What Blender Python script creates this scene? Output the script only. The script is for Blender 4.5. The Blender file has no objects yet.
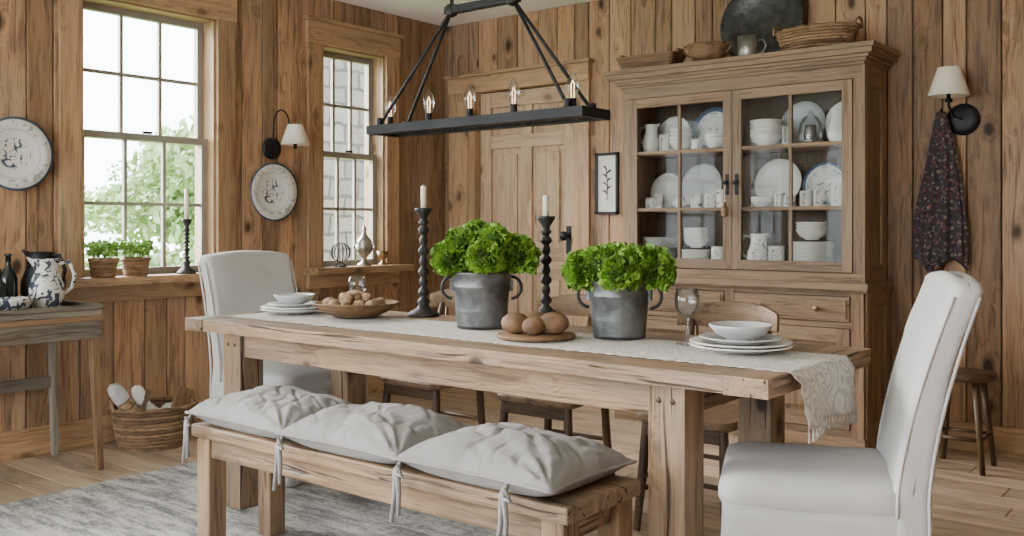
import bpy, bmesh, math, random
from mathutils import Vector, Matrix, noise
random.seed(7)
R=random.random
def U(a,b): return random.uniform(a,b)
pi=math.pi
# ------------------------------------------------------------ mesh builder
class MB:
    def __init__(s):
        s.v=[];s.f=[];s.g=[];s.r=[];s.m=[];s.sm=[];s.mats=[]
    def add(s,vs,fs,mat,smooth=False,axis=None,M=None,rv=None):
        vs=[Vector(p) for p in vs]
        if mat not in s.mats: s.mats.append(mat)
        mi=s.mats.index(mat); b=len(s.v)
        lo=[min(p[i] for p in vs) for i in range(3)]; hi=[max(p[i] for p in vs) for i in range(3)]
        sz=[hi[i]-lo[i] for i in range(3)]
        if axis is None: axis=sz.index(max(sz))
        off=(U(0,30),U(0,30),U(0,30)); r=R() if rv is None else rv
        for p in vs:
            s.g.append((p[axis]+off[0],p[(axis+1)%3]+off[1],p[(axis+2)%3]+off[2])); s.r.append(r)
        if M is not None: vs=[M@p for p in vs]
        s.v.extend(vs)
        for f in fs:
            s.f.append([b+i for i in f]); s.m.append(mi); s.sm.append(smooth)
    def box(s,x0,x1,y0,y1,z0,z1,mat,M=None,axis=None,rv=None):
        vs=[(x,y,z) for x in (x0,x1) for y in (y0,y1) for z in (z0,z1)]
        fs=[(0,1,3,2),(4,6,7,5),(0,4,5,1),(2,3,7,6),(0,2,6,4),(1,5,7,3)]
        s.add(vs,fs,mat,False,axis,M,rv)
    def lathe(s,prof,mat,segs=32,M=None,smooth=True,sx=1,sy=1,rv=None,c=(0,0)):
        vs=[];fs=[];n=len(prof)
        for (r,z) in prof:
            r=max(r,1e-4)
            for i in range(segs):
                a=2*pi*i/segs; vs.append((c[0]+r*sx*math.cos(a),c[1]+r*sy*math.sin(a),z))
        for j in range(n-1):
            for i in range(segs):
                k=(i+1)%segs
                fs.append((j*segs+i,j*segs+k,(j+1)*segs+k,(j+1)*segs+i))
        s.add(vs,fs,mat,smooth,None,M,rv)
    def tube(s,pts,rad,mat,segs=8,closed=False,M=None,smooth=True,rv=None):
        pts=[Vector(p) for p in pts]; n=len(pts)
        if not hasattr(rad,'__len__'): rad=[rad]*n
        vs=[];fs=[]; up=None
        for i,p in enumerate(pts):
            if closed: t=(pts[(i+1)%n]-pts[i-1])
            else: t=pts[min(i+1,n-1)]-pts[max(i-1,0)]
            if t.length<1e-9: t=Vector((0,0,1))
            t.normalize()
            if up is None:
                up=Vector((0,0,1)) if abs(t.z)<.9 else Vector((1,0,0))
            up=(up-t*up.dot(t))
            if up.length<1e-6: up=t.orthogonal()
            up.normalize(); bb=t.cross(up)
            for k in range(segs):
                a=2*pi*k/segs
                vs.append(p+(up*math.cos(a)+bb*math.sin(a))*rad[i])
        m=n if closed else n-1
        for j in range(m):
            for k in range(segs):
                q=(k+1)%segs; j2=(j+1)%n
                fs.append((j*segs+k,j*segs+q,j2*segs+q,j2*segs+k))
        if not closed:
            fs.append(tuple(range(segs))[::-1]); fs.append(tuple((n-1)*segs+k for k in range(segs)))
        s.add(vs,fs,mat,smooth,None,M,rv)
    def loft(s,rings,mat,M=None,smooth=True,rv=None,axis=None):
        n=len(rings[0]);vs=[p for r in rings for p in r];fs=[]
        for j in range(len(rings)-1):
            for i in range(n):
                k=(i+1)%n; fs.append((j*n+i,j*n+k,(j+1)*n+k,(j+1)*n+i))
        fs.append(tuple(range(n))[::-1]); b=(len(rings)-1)*n; fs.append(tuple(b+i for i in range(n)))
        s.add(vs,fs,mat,smooth,axis,M,rv)
    def grid(s,fn,nu,nv,mat,M=None,smooth=True,rv=None):
        vs=[fn(i/nu,j/nv) for i in range(nu+1) for j in range(nv+1)]
        fs=[(i*(nv+1)+j,(i+1)*(nv+1)+j,(i+1)*(nv+1)+j+1,i*(nv+1)+j+1) for i in range(nu) for j in range(nv)]
        s.add(vs,fs,mat,smooth,None,M,rv)
    def obj(s,name,loc=(0,0,0),rot=(0,0,0),bevel=0,bseg=2,solid=0,sub=0,recalc=True):
        me=bpy.data.meshes.new(name); me.from_pydata([tuple(p) for p in s.v],[],s.f)
        for m in s.mats: me.materials.append(m)
        me.polygons.foreach_set('material_index',s.m); me.polygons.foreach_set('use_smooth',s.sm)
        a=me.attributes.new('gr','FLOAT_VECTOR','POINT'); a.data.foreach_set('vector',[c for g in s.g for c in g])
        a=me.attributes.new('rv','FLOAT','POINT'); a.data.foreach_set('value',s.r)
        if recalc:
            bm=bmesh.new(); bm.from_mesh(me); bmesh.ops.recalc_face_normals(bm,faces=bm.faces); bm.to_mesh(me); bm.free()
        me.update()
        o=bpy.data.objects.new(name,me); bpy.context.scene.collection.objects.link(o)
        o.location=loc; o.rotation_euler=rot
        if bevel:
            b=o.modifiers.new('bevel','BEVEL'); b.width=bevel; b.segments=bseg; b.limit_method='ANGLE'; b.angle_limit=math.radians(50)
        if solid:
            b=o.modifiers.new('solid','SOLIDIFY'); b.thickness=solid
        if sub:
            b=o.modifiers.new('sub','SUBSURF'); b.levels=sub; b.render_levels=sub
        return o
def T(x,y,z): return Matrix.Translation((x,y,z))
def RX(a): return Matrix.Rotation(math.radians(a),4,'X')
def RY(a): return Matrix.Rotation(math.radians(a),4,'Y')
def RZ(a): return Matrix.Rotation(math.radians(a),4,'Z')
def rrect(x0,x1,y0,y1,r,z,k=6,fx=None):
    pts=[]
    for (cx,cy,a0) in ((x1-r,y1-r,0),(x0+r,y1-r,90),(x0+r,y0+r,180),(x1-r,y0+r,270)):
        for i in range(k+1):
            a=math.radians(a0+90*i/k); pts.append((cx+r*math.cos(a),cy+r*math.sin(a),z))
    out=[]
    n=len(pts)
    for i in range(n):
        a=Vector(pts[i]);b=Vector(pts[(i+1)%n]); L=(b-a).length
        m=10 if i%(k+1)==k else 1
        for j in range(m): out.append(a.lerp(b,j/m))
    return out
# ------------------------------------------------------------ materials
def newmat(name,rough=.6,metal=0):
    m=bpy.data.materials.new(name); m.use_nodes=True; nt=m.node_tree
    b=nt.nodes['Principled BSDF']; b.inputs['Roughness'].default_value=rough; b.inputs['Metallic'].default_value=metal
    return m,nt,b
def nd(nt,t,ins=None,**kw):
    n=nt.nodes.new(t)
    for k,v in kw.items(): setattr(n,k,v)
    if ins:
        for k,v in ins.items():
            if isinstance(v,bpy.types.NodeSocket): nt.links.new(v,n.inputs[k])
            else: n.inputs[k].default_value=v
    return n
def c4(c): return (c[0],c[1],c[2],1)
def ramp(nt,fac,stops):
    n=nd(nt,'ShaderNodeValToRGB',{0:fac}); e=n.color_ramp.elements
    while len(e)<len(stops): e.new(.5)
    for i,(p,c) in enumerate(stops):
        e[i].position=p; e[i].color=c4(c) if hasattr(c,'__len__') else (c,c,c,1)
    return n.outputs[0]
def mth(nt,op,a,b=0.0,clamp=False):
    n=nd(nt,'ShaderNodeMath',{0:a,1:b},operation=op); n.use_clamp=clamp; return n.outputs[0]
def mix(nt,f,a,b,bt='MIX'):
    return nd(nt,'ShaderNodeMixRGB',{0:f,1:a,2:b},blend_type=bt).outputs[0]
def wood(name,light,dark,knot=1.0,rough=.6,var=.22,gs=1.0,bump=.3,kd=None,crack=.0,grey=0.0,ks=1.0,spec=.3):
    m,nt,b=newmat(name,rough)
    g=nd(nt,'ShaderNodeAttribute',attribute_name='gr').outputs['Vector']
    rv=nd(nt,'ShaderNodeAttribute',attribute_name='rv').outputs['Fac']
    wn=nd(nt,'ShaderNodeTexNoise',{'Vector':g,'Scale':2.2,'Detail':2.0})
    g2=nd(nt,'ShaderNodeVectorMath',{0:g,1:nd(nt,'ShaderNodeVectorMath',{0:wn.outputs['Color'],1:(.10,.05,.05)},operation='MULTIPLY').outputs[0]},operation='ADD').outputs[0]
    m1=nd(nt,'ShaderNodeMapping',{'Vector':g2,'Scale':(1.5*gs,19*gs,19*gs)}).outputs[0]
    kk=None
    if knot>0:
        m3=nd(nt,'ShaderNodeMapping',{'Vector':g2,'Scale':(3.2*ks,5.4*ks,5.4*ks)}).outputs[0]
        vo=nd(nt,'ShaderNodeTexVoronoi',{'Vector':m3,'Scale':1.0})
        kk=ramp(nt,vo.outputs['Distance'],[(.08,1.0),(.12,.75),(.15,.3),(.26,0.0)])
        halo=ramp(nt,vo.outputs['Distance'],[(.1,1.0),(.42,0.0)])
        m1=nd(nt,'ShaderNodeVectorMath',{0:m1,1:nd(nt,'ShaderNodeCombineXYZ',{0:0.0,1:mth(nt,'MULTIPLY',halo,1.3),2:mth(nt,'MULTIPLY',halo,1.3)}).outputs[0]},operation='ADD').outputs[0]
    n1=nd(nt,'ShaderNodeTexNoise',{'Vector':m1,'Scale':1.0,'Detail':7.0,'Roughness':.62,'Distortion':.7}).outputs['Fac']
    m2=nd(nt,'ShaderNodeMapping',{'Vector':g,'Scale':(6*gs,150*gs,150*gs)}).outputs[0]
    n2=nd(nt,'ShaderNodeTexNoise',{'Vector':m2,'Scale':1.0,'Detail':3.0}).outputs['Fac']
    v=mth(nt,'ADD',mth(nt,'MULTIPLY',n1,.66),mth(nt,'MULTIPLY',n2,.34))
    mid=[(light[i]*.6+dark[i]*.4) for i in range(3)]
    col=ramp(nt,v,[(.39,dark),(.47,mid),(.57,light)])
    nb=nd(nt,'ShaderNodeTexNoise',{'Vector':g,'Scale':1.6,'Detail':3.0}).outputs['Fac']
    col=mix(nt,mth(nt,'MULTIPLY',ramp(nt,nb,[(.45,0.0),(.7,1.0)]),.25),col,c4(mid))
    if grey>0:
        ng=nd(nt,'ShaderNodeTexNoise',{'Vector':nd(nt,'ShaderNodeMapping',{'Vector':g,'Scale':(1.0,5,5)}).outputs[0],'Scale':1.3,'Detail':5.0}).outputs['Fac']
        L=sum(mid)/3
        col=mix(nt,mth(nt,'MULTIPLY',ramp(nt,ng,[(.4,0.0),(.65,1.0)]),grey),col,(L*1.1,L*.98,L*.84,1))
    h=v
    if knot>0:
        kc=kd or [c*.3 for c in dark]
        col=mix(nt,mth(nt,'MULTIPLY',kk,knot,True),col,c4(kc))
    if crack>0:
        m5=nd(nt,'ShaderNodeMapping',{'Vector':g2,'Scale':(1.6,52,52)}).outputs[0]
        nc=nd(nt,'ShaderNodeTexNoise',{'Vector':m5,'Scale':1.0,'Detail':2.0,'Distortion':.3}).outputs['Fac']
        cf=ramp(nt,nc,[(.62,0.0),(.68,1.0)])
        col=mix(nt,mth(nt,'MULTIPLY',cf,crack),col,c4([c*.35 for c in dark])); h=mth(nt,'SUBTRACT',v,mth(nt,'MULTIPLY',cf,crack*.8))
    val=mth(nt,'ADD',mth(nt,'MULTIPLY',rv,2*var),1-var)
    col=nd(nt,'ShaderNodeHueSaturation',{'Value':val,'Color':col}).outputs[0]
    nt.links.new(col,b.inputs['Base Color'])
    bp=nd(nt,'ShaderNodeBump',{'Height':h,'Strength':bump,'Distance':.012}).outputs[0]
    nt.links.new(bp,b.inputs['Normal'])
    b.inputs['Specular IOR Level'].default_value=spec
    return m
def plain(name,col,rough=.6,metal=0,var=.12,sc=12.0,bump=0.0,spec=.5,bs=None):
    m,nt,b=newmat(name,rough,metal)
    tc=nd(nt,'ShaderNodeTexCoord').outputs['Object']
    n=nd(nt,'ShaderNodeTexNoise',{'Vector':tc,'Scale':sc,'Detail':5.0}).outputs['Fac']
    c=ramp(nt,n,[(.3,[x*(1-var) for x in col]),(.7,[min(1,x*(1+var)) for x in col])])
    nt.links.new(c,b.inputs['Base Color']); b.inputs['Specular IOR Level'].default_value=spec
    if bump:
        n2=nd(nt,'ShaderNodeTexNoise',{'Vector':tc,'Scale':bs or sc*3,'Detail':4.0}).outputs['Fac']
        nt.links.new(nd(nt,'ShaderNodeBump',{'Height':n2,'Strength':bump,'Distance':.01}).outputs[0],b.inputs['Normal'])
    return m
def cloth(name,col,var=.08,wr=.5,wsc=7.0,lace=0):
    m,nt,b=newmat(name,.9)
    tc=nd(nt,'ShaderNodeTexCoord').outputs['Object']
    n=nd(nt,'ShaderNodeTexNoise',{'Vector':tc,'Scale':3.0,'Detail':4.0}).outputs['Fac']
    w=nd(nt,'ShaderNodeTexNoise',{'Vector':nd(nt,'ShaderNodeMapping',{'Vector':tc,'Scale':(60,300,300)}).outputs[0],'Scale':1.0,'Detail':2.0}).outputs['Fac']
    v=mth(nt,'ADD',mth(nt,'MULTIPLY',n,.6),mth(nt,'MULTIPLY',w,.4))
    c=ramp(nt,v,[(.3,[x*(1-var) for x in col]),(.7,[min(1,x*(1+var)) for x in col])])
    hl=None
    if lace:
        vo=nd(nt,'ShaderNodeTexVoronoi',{'Vector':tc,'Scale':15.0}).outputs['Distance']
        hl=ramp(nt,mth(nt,'FRACT',mth(nt,'MULTIPLY',vo,4.0)),[(.3,0.0),(.45,1.0),(.7,1.0),(.9,0.0)])
        c=mix(nt,mth(nt,'MULTIPLY',hl,.75),c,c4([x*.62 for x in col]))
    nt.links.new(c,b.inputs['Base Color'])
    w2=nd(nt,'ShaderNodeTexNoise',{'Vector':tc,'Scale':wsc,'Detail':3.0,'Distortion':.5}).outputs['Fac']
    hh=mth(nt,'ADD',w2,mth(nt,'MULTIPLY',w,.06))
    if hl is not None: hh=mth(nt,'ADD',hh,mth(nt,'MULTIPLY',hl,-.1))
    nt.links.new(nd(nt,'ShaderNodeBump',{'Height':hh,'Strength':wr,'Distance':.03}).outputs[0],b.inputs['Normal'])
    b.inputs['Specular IOR Level'].default_value=.15
    b.inputs['Sheen Weight'].default_value=.1
    return m
def glassmat(name,tint=(1,1,1),k=.6,base=.02):
    m=bpy.data.materials.new(name); m.use_nodes=True; nt=m.node_tree; nt.nodes.clear()
    o=nt.nodes.new('ShaderNodeOutputMaterial')
    t=nd(nt,'ShaderNodeBsdfTransparent',{'Color':c4(tint)}); g=nd(nt,'ShaderNodeBsdfGlossy',{'Roughness':.02})
    lw=nd(nt,'ShaderNodeLayerWeight',{'Blend':.25}).outputs['Fresnel']
    f=mth(nt,'ADD',mth(nt,'MULTIPLY',lw,k),base,True)
    mx=nd(nt,'ShaderNodeMixShader',{0:f,1:t.outputs[0],2:g.outputs[0]}); nt.links.new(mx.outputs[0],o.inputs[0])
    return m
WALL=wood('pine_wall_boards',(.40,.235,.125),(.15,.08,.04),1.0,.6,.33,crack=.5,grey=.25,bump=.45)
TRIM=wood('honey_trim_wood',(.43,.265,.14),(.22,.125,.062),.8,.5,.16,grey=.2,crack=.35)
DOORW=wood('door_pine',(.54,.375,.23),(.32,.20,.11),.8,.6,.12,grey=.2,crack=.3)
CAB=wood('cabinet_oak',(.315,.205,.12),(.14,.085,.046),.0,.55,.14,crack=.5,grey=.3)
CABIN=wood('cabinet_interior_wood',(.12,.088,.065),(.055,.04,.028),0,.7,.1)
TBL=wood('table_oak',(.345,.218,.122),(.115,.062,.031),1.0,.45,.2,.9,.6,crack=.95,grey=.4,ks=1.15,spec=.4)
BEN=wood('bench_oak',(.30,.19,.105),(.105,.058,.03),1.0,.5,.17,.9,.6,crack=.9,grey=.4,ks=1.15)
DRK=wood('dark_chair_wood',(.11,.066,.037),(.04,.023,.013),0,.45,.1)
CRST=wood('chair_back_wood',(.27,.17,.10),(.11,.067,.036),0,.5,.1)
FLR=wood('floor_boards',(.47,.34,.23),(.24,.16,.10),.5,.45,.2,.8,.2,crack=.5,grey=.4,spec=.4)
WORN=wood('worn_painted_wood',(.23,.20,.155),(.085,.058,.037),.0,.75,.24,1.0,.5,crack=.85,grey=.3)
BOWLW=wood('bowl_wood',(.25,.145,.075),(.10,.055,.027),0,.6,.1)
WICK=wood('wicker',(.27,.165,.09),(.10,.06,.032),0,.7,.4)
BLK=plain('black_iron',(.016,.016,.018),.5,.6,.3)
IRON=plain('dark_iron',(.035,.033,.031),.55,.6,.4,30,.3)
PEW=plain('pewter',(.32,.31,.29),.38,.85,.35,14,.2)
DPEW=plain('dark_pewter_platter',(.07,.07,.07),.4,.7,.4,18,.3)
GALV=plain('galvanised_steel',(.15,.155,.16),.5,.7,.6,11,.4)
CER=plain('white_ceramic',(.80,.79,.76),.22,0,.02)
GCER=plain('grey_ceramic',(.50,.51,.51),.35,0,.1)
LINW=cloth('white_linen_slipcover',(.50,.49,.48),.05,.4,5.0)
LING=cloth('grey_linen_cushion',(.225,.217,.212),.14,.55,7.0)
RUN=cloth('oatmeal_lace_linen_runner',(.56,.52,.46),.12,.3,9.0,1)
SASH=plain('taupe_window_paint',(.27,.25,.21),.5,0,.08)
CEIL=plain('white_ceiling_paint',(.93,.93,.93),.9,0,.01)
WAX=plain('ivory_wax',(.80,.74,.58),.5,0,.03)
SHD=plain('cream_lampshade',(.78,.72,.60),.8,0,.04)
BREAD=plain('bread_crust',(.31,.20,.11),.8,0,.65,26,.6)
NUT=plain('brown_potato_skin',(.19,.105,.053),.65,0,.45,20,.3)
LEAF=plain('ruffled_green_leaf',(.18,.35,.035),.55,0,.55,18)
LEAF2=plain('herb_leaf',(.20,.38,.06),.55,0,.35,18)
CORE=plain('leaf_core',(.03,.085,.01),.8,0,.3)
TREEL=plain('tree_leaf',(.22,.32,.13),.7,0,.4,1.5)
TRUNK=plain('tree_bark',(.16,.12,.09),.9,0,.3)
GRASS=plain('lawn_grass',(.20,.31,.08),.9,0,.3,3)
PAPER=plain('rolled_paper',(.66,.64,.60),.8,0,.05)
BOT=plain('dark_bottle_glass',(.015,.02,.015),.12,0,.2)
BRASS=plain('aged_brass',(.22,.15,.07),.4,.8,.2)
DARKGAP=plain('wall_backing',(.05,.03,.018),.9)
BUNDLE=cloth('wrapped_bundle_cloth',(.52,.50,.47),.15,.8,14.0)
GLS=glassmat('window_glass',k=.3); CGLS=glassmat('cabinet_glass',(.97,.98,.97),.12,.006)
GOB=glassmat('goblet_glass',(.93,.94,.95),.6,.05)
def pot_pattern(name,base,ink,R0,rim=True,sc=26.0,th=.56):
    m,nt,b=newmat(name,.25)
    tc=nd(nt,'ShaderNodeTexCoord').outputs['Object']
    s=nd(nt,'ShaderNodeSeparateXYZ',{0:tc})
    r=mth(nt,'SQRT',mth(nt,'ADD',mth(nt,'POWER',mth(nt,'ABSOLUTE',s.outputs[0]),2.0),mth(nt,'POWER',mth(nt,'ABSOLUTE',s.outputs[1]),2.0)))
    rr=mth(nt,'DIVIDE',r,R0)
    n=nd(nt,'ShaderNodeTexNoise',{'Vector':tc,'Scale':sc,'Detail':3.0,'Distortion':1.5}).outputs['Fac']
    ink1=ramp(nt,n,[(th,0.0),(th+.03,1.0)])
    if rim:
        centre=ramp(nt,rr,[(.40,1.0),(.46,0.0)])
        bd=ramp(nt,rr,[(.70,0.0),(.72,1.0),(.88,1.0),(.9,0.0)])
        bdn=ramp(nt,n,[(.54,0.0),(.57,.5)])
        rimm=ramp(nt,rr,[(.925,0.0),(.94,1.0)])
        ln=ramp(nt,rr,[(.655,0.0),(.66,.5),(.675,.5),(.68,0.0)])
        f=mth(nt,'ADD',mth(nt,'ADD',mth(nt,'MULTIPLY',ink1,centre),mth(nt,'MULTIPLY',bd,bdn)),mth(nt,'ADD',rimm,ln),True)
    else: f=ink1
    nt.links.new(mix(nt,f,c4(base),c4(ink)),b.inputs['Base Color']); return m
FLORAL=pot_pattern('floral_plate_glaze',(.68,.67,.63),(.075,.095,.13),.19,th=.53)
FLOR2=pot_pattern('small_floral_plate_glaze',(.74,.73,.7),(.12,.17,.26),.12)
BWPAT=pot_pattern('blue_white_jug_glaze',(.55,.54,.50),(.04,.05,.07),.1,False,22.0,.52)
MUGPAT=pot_pattern('sprigged_mug_glaze',(.78,.77,.74),(.10,.13,.2),.1,False,34.0,.6)
def scarfmat():
    m,nt,b=newmat('printed_scarf_cloth',.85)
    g=nd(nt,'ShaderNodeTexCoord').outputs['Object']
    gd=nd(nt,'ShaderNodeVectorMath',{0:g,1:nd(nt,'ShaderNodeVectorMath',{0:nd(nt,'ShaderNodeTexNoise',{'Vector':g,'Scale':30.0}).outputs['Color'],1:(.03,.03,.03)},operation='MULTIPLY').outputs[0]},operation='ADD').outputs[0]
    v=nd(nt,'ShaderNodeTexVoronoi',{'Vector':gd,'Scale':46.0})
    f=ramp(nt,v.outputs['Distance'],[(.25,1.0),(.5,0.0)])
    s=nd(nt,'ShaderNodeSeparateXYZ',{0:v.outputs['Color']})
    fl=ramp(nt,s.outputs[0],[(.0,(.20,.05,.045)),(.35,(.10,.05,.07)),(.6,(.28,.22,.17)),(.8,(.05,.07,.13)),(1,(.22,.09,.06))])
    c=mix(nt,mth(nt,'MULTIPLY',f,.85),(.032,.024,.026,1),fl)
    nt.links.new(c,b.inputs['Base Color']); return m
SCARF=scarfmat()
def rugmat():
    m,nt,b=newmat('faded_rug_wool',.95)
    g=nd(nt,'ShaderNodeTexCoord').outputs['Object']
    n=nd(nt,'ShaderNodeTexNoise',{'Vector':nd(nt,'ShaderNodeMapping',{'Vector':g,'Scale':(1.4,6,1)}).outputs[0],'Scale':2.0,'Detail':8.0,'Roughness':.78}).outputs['Fac']
    n2=nd(nt,'ShaderNodeTexNoise',{'Vector':g,'Scale':90.0,'Detail':2.0}).outputs['Fac']
    vo=nd(nt,'ShaderNodeTexVoronoi',{'Vector':nd(nt,'ShaderNodeMapping',{'Vector':g,'Scale':(4,4,0)}).outputs[0],'Scale':1.0},distance='CHEBYCHEV').outputs['Distance']
    pat=ramp(nt,mth(nt,'FRACT',mth(nt,'MULTIPLY',vo,4.0)),[(.3,0.0),(.4,1.0),(.7,1.0),(.8,0.0)])
    s=nd(nt,'ShaderNodeSeparateXYZ',{0:g})
    st=ramp(nt,mth(nt,'FRACT',mth(nt,'MULTIPLY',s.outputs[1],4.2)),[(.44,0.0),(.47,1.0),(.53,1.0),(.56,0.0)])
    v=mth(nt,'ADD',mth(nt,'ADD',mth(nt,'MULTIPLY',n,.78),mth(nt,'MULTIPLY',n2,.2)),mth(nt,'ADD',mth(nt,'MULTIPLY',pat,.025),mth(nt,'MULTIPLY',st,.04)))
    c=ramp(nt,v,[(.43,(.17,.17,.17)),(.49,(.33,.32,.31)),(.56,(.55,.53,.50))])
    nt.links.new(c,b.inputs['Base Color'])
    nt.links.new(nd(nt,'ShaderNodeBump',{'Height':n2,'Strength':.5,'Distance':.006}).outputs[0],b.inputs['Normal']); return m
RUG=rugmat()
def stonemat():
    m,nt,b=newmat('limestone_rubble',.9)
    g=nd(nt,'ShaderNodeTexCoord').outputs['Object']
    s=nd(nt,'ShaderNodeSeparateXYZ',{0:g})
    w=nd(nt,'ShaderNodeTexNoise',{'Vector':g,'Scale':2.5}).outputs['Fac']
    cv=nd(nt,'ShaderNodeCombineXYZ',{0:mth(nt,'ADD',s.outputs[1],mth(nt,'MULTIPLY',w,.16)),1:mth(nt,'ADD',s.outputs[2],mth(nt,'MULTIPLY',w,.16))}).outputs[0]
    br=nd(nt,'ShaderNodeTexBrick',{'Vector':cv,'Color1':(.15,.13,.10,1),'Color2':(.07,.062,.05,1),'Mortar':(.022,.019,.016,1),'Scale':1.0,'Mortar Size':.018,'Brick Width':.42,'Row Height':.2})
    n=nd(nt,'ShaderNodeTexNoise',{'Vector':g,'Scale':9.0,'Detail':5.0}).outputs['Fac']
    nt.links.new(mix(nt,.25,br.outputs['Color'],ramp(nt,n,[(.3,(.05,.046,.037)),(.7,(.15,.135,.11))])),b.inputs['Base Color']); return m
STONE=stonemat()
def filament():
    m=bpy.data.materials.new('bulb_filament'); m.use_nodes=True; b=m.node_tree.nodes['Principled BSDF']
    b.inputs['Emission Color'].default_value=(1,.62,.28,1); b.inputs['Emission Strength'].default_value=7; return m
FIL=filament()
# ------------------------------------------------------------ room
XL,YB,ZC=-5.05,5.49,2.76
XR,YF=2.2,-2.6
def segs(z0,z1,ops):
    out=[(z0,z1)]
    for (a,b) in ops:
        n=[]
        for (p,q) in out:
            if a>p: n.append((p,min(a,q)))
            if b<q: n.append((max(b,p),q))
        out=[s for s in n if s[1]-s[0]>.01]
    return out
def boardwall(name,axis,plane,inward,u0,u1,ops):
    mb=MB()
    br=sorted(set([u0,u1]+[o[0] for o in ops]+[o[1] for o in ops]))
    for a,b in zip(br[:-1],br[1:]):
        zo=[(o[2],o[3]) for o in ops if o[0]<=a+1e-6 and o[1]>=b-1e-6]
        def put(ua,ub,p0,p1,mat,gap):
            for (z0,z1) in segs(0,ZC,zo):
                lo,hi=min(p0,p1),max(p0,p1)
                if axis=='x': mb.box(lo,hi,ua+gap,ub-gap,z0,z1,mat,axis=2)
                else: mb.box(ua+gap,ub-gap,lo,hi,z0,z1,mat,axis=2)
        put(a,b,plane-inward*.022,plane-inward*.2,DARKGAP,0)
        u=a
        while u<b-1e-4:
            w=random.choice([.12,.14,.155,.17,.19])
            if b-(u+w)<.09: w=b-u
            put(u,u+w,plane,plane-inward*.022,WALL,.003); u+=w
    return mb.obj(name,bevel=.004,bseg=1)
W1=(2.57,3.42,.92,2.47); W2=(4.24,4.84,.92,2.44); W3=(-.3,1.3,.92,2.47); W4=(-2.3,-.8,.92,2.47)  # last two openings are unseen, added for more light from the left
DX0,DX1,DZ=-4.71,-3.82,2.21
boardwall('wall_left','x',XL,1,YF,YB,[W1,W2,W3,W4])
boardwall('wall_back','y',YB,-1,XL-.2,XR,[(DX0,DX1,0,DZ)])
boardwall('wall_right','x',XR,-1,YF,YB,[])
boardwall('wall_front','y',YF,1,XL-.2,XR,[(-4.8,-.3,.6,2.5)])  # unseen opening behind the camera, added and sized to shape the fill light
mb=MB(); y=YF-.2
while y<YB+.19:
    w=random.choice([.15,.17,.19]); w=min(w,YB+.2-y); x=XL-.2+U(-1.5,0)
    while x<XR+.2:
        L=U(1.6,3.0); a=max(x,XL-.2);b2=min(x+L,XR+.2)
        if b2>a+.01: mb.box(a+.0015,b2-.0015,y+.002,y+w-.002,-.03,0,FLR,axis=0)
        x+=L
    y+=w
mb.box(XL-.2,XR+.2,YF-.2,YB+.2,-.1,-.03,DARKGAP)
mb.obj('floor',bevel=.002,bseg=1)
mb=MB(); mb.box(XL-.2,XR+.2,YF-.2,YB+.2,ZC,ZC+.12,CEIL); mb.obj('ceiling')
mb=MB(); mb.box(XL,XL+.02,YF,YB,0,.15,TRIM,axis=1); mb.box(XL,XL+.028,YF,YB,0,.03,TRIM,axis=1); mb.obj('baseboard_left',bevel=.004)
mb=MB(); mb.box(XL+.03,DX0-.26,YB-.02,YB,0,.15,TRIM,axis=0); mb.box(DX1+.15,XR-.01,YB-.02,YB,0,.15,TRIM,axis=0); mb.obj('baseboard_back',bevel=.004)
# windows
def window(name,op):
    y0,y1,z0,z1=op; mb=MB()
    t=.018
    for (a,b) in ((y0,y0+t),(y1-t,y1)): mb.box(XL-.2,XL,a,b,z0,z1,TRIM,axis=2)
    mb.box(XL-.2,XL,y0,y1,z1-t,z1,TRIM,axis=1)
    cw=.12
    mb.box(XL,XL+.028,y0-cw,y0+.004,z0-.02,z1,TRIM,axis=2); mb.box(XL,XL+.028,y1-.004,y1+cw,z0-.02,z1,TRIM,axis=2)
    mb.box(XL,XL+.032,y0-cw-.01,y1+cw+.01,z1-.004,z1+.14,TRIM,axis=1)
    mb.box(XL,XL+.055,y0-cw-.03,y1+cw+.03,z1+.14,z1+.165,TRIM,axis=1)
    mb.box(XL-.2,XL+.15,y0-cw-.03,y1+cw+.03,z0-.045,z0,TRIM,axis=1)
    mb.box(XL,XL+.03,y0-cw,y1+cw,z0-.14,z0-.045,TRIM,axis=1)
    zm=(z0+z1)/2+.02
    for (xa,za,zb) in ((XL-.15,zm-.02,z1-t),(XL-.105,z0,zm+.02)):
        a,b=y0+t,y1-t; xb=xa+.04; s=.04
        mb.box(xa,xb,a,a+s,za,zb,SASH); mb.box(xa,xb,b-s,b,za,zb,SASH)
        mb.box(xa,xb,a+s,b-s,za,za+s,SASH); mb.box(xa,xb,a+s,b-s,zb-s,zb,SASH)
        ia,ib,ja,jb=a+s,b-s,za+s,zb-s
        for k in (1,2):
            c=ia+(ib-ia)*k/3; mb.box(xa+.008,xb-.008,c-.010,c+.010,ja,jb,SASH)
        c=(ja+jb)/2; mb.box(xa+.009,xb-.009,ia,ib,c-.010,c+.010,SASH)
        mb.box(xa+.019,xa+.021,ia,ib,ja,jb,GLS)
    mb.box(XL-.06,XL-.045,(y0+y1)/2-.03,(y0+y1)/2+.03,zm+.02,zm+.035,BLK)
    mb.obj(name,bevel=.003)
window('window_1',W1); window('window_2',W2); window('added_window_3',W3); window('added_window_4',W4)  # last two windows stand out of view, added to bring in side light
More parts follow.
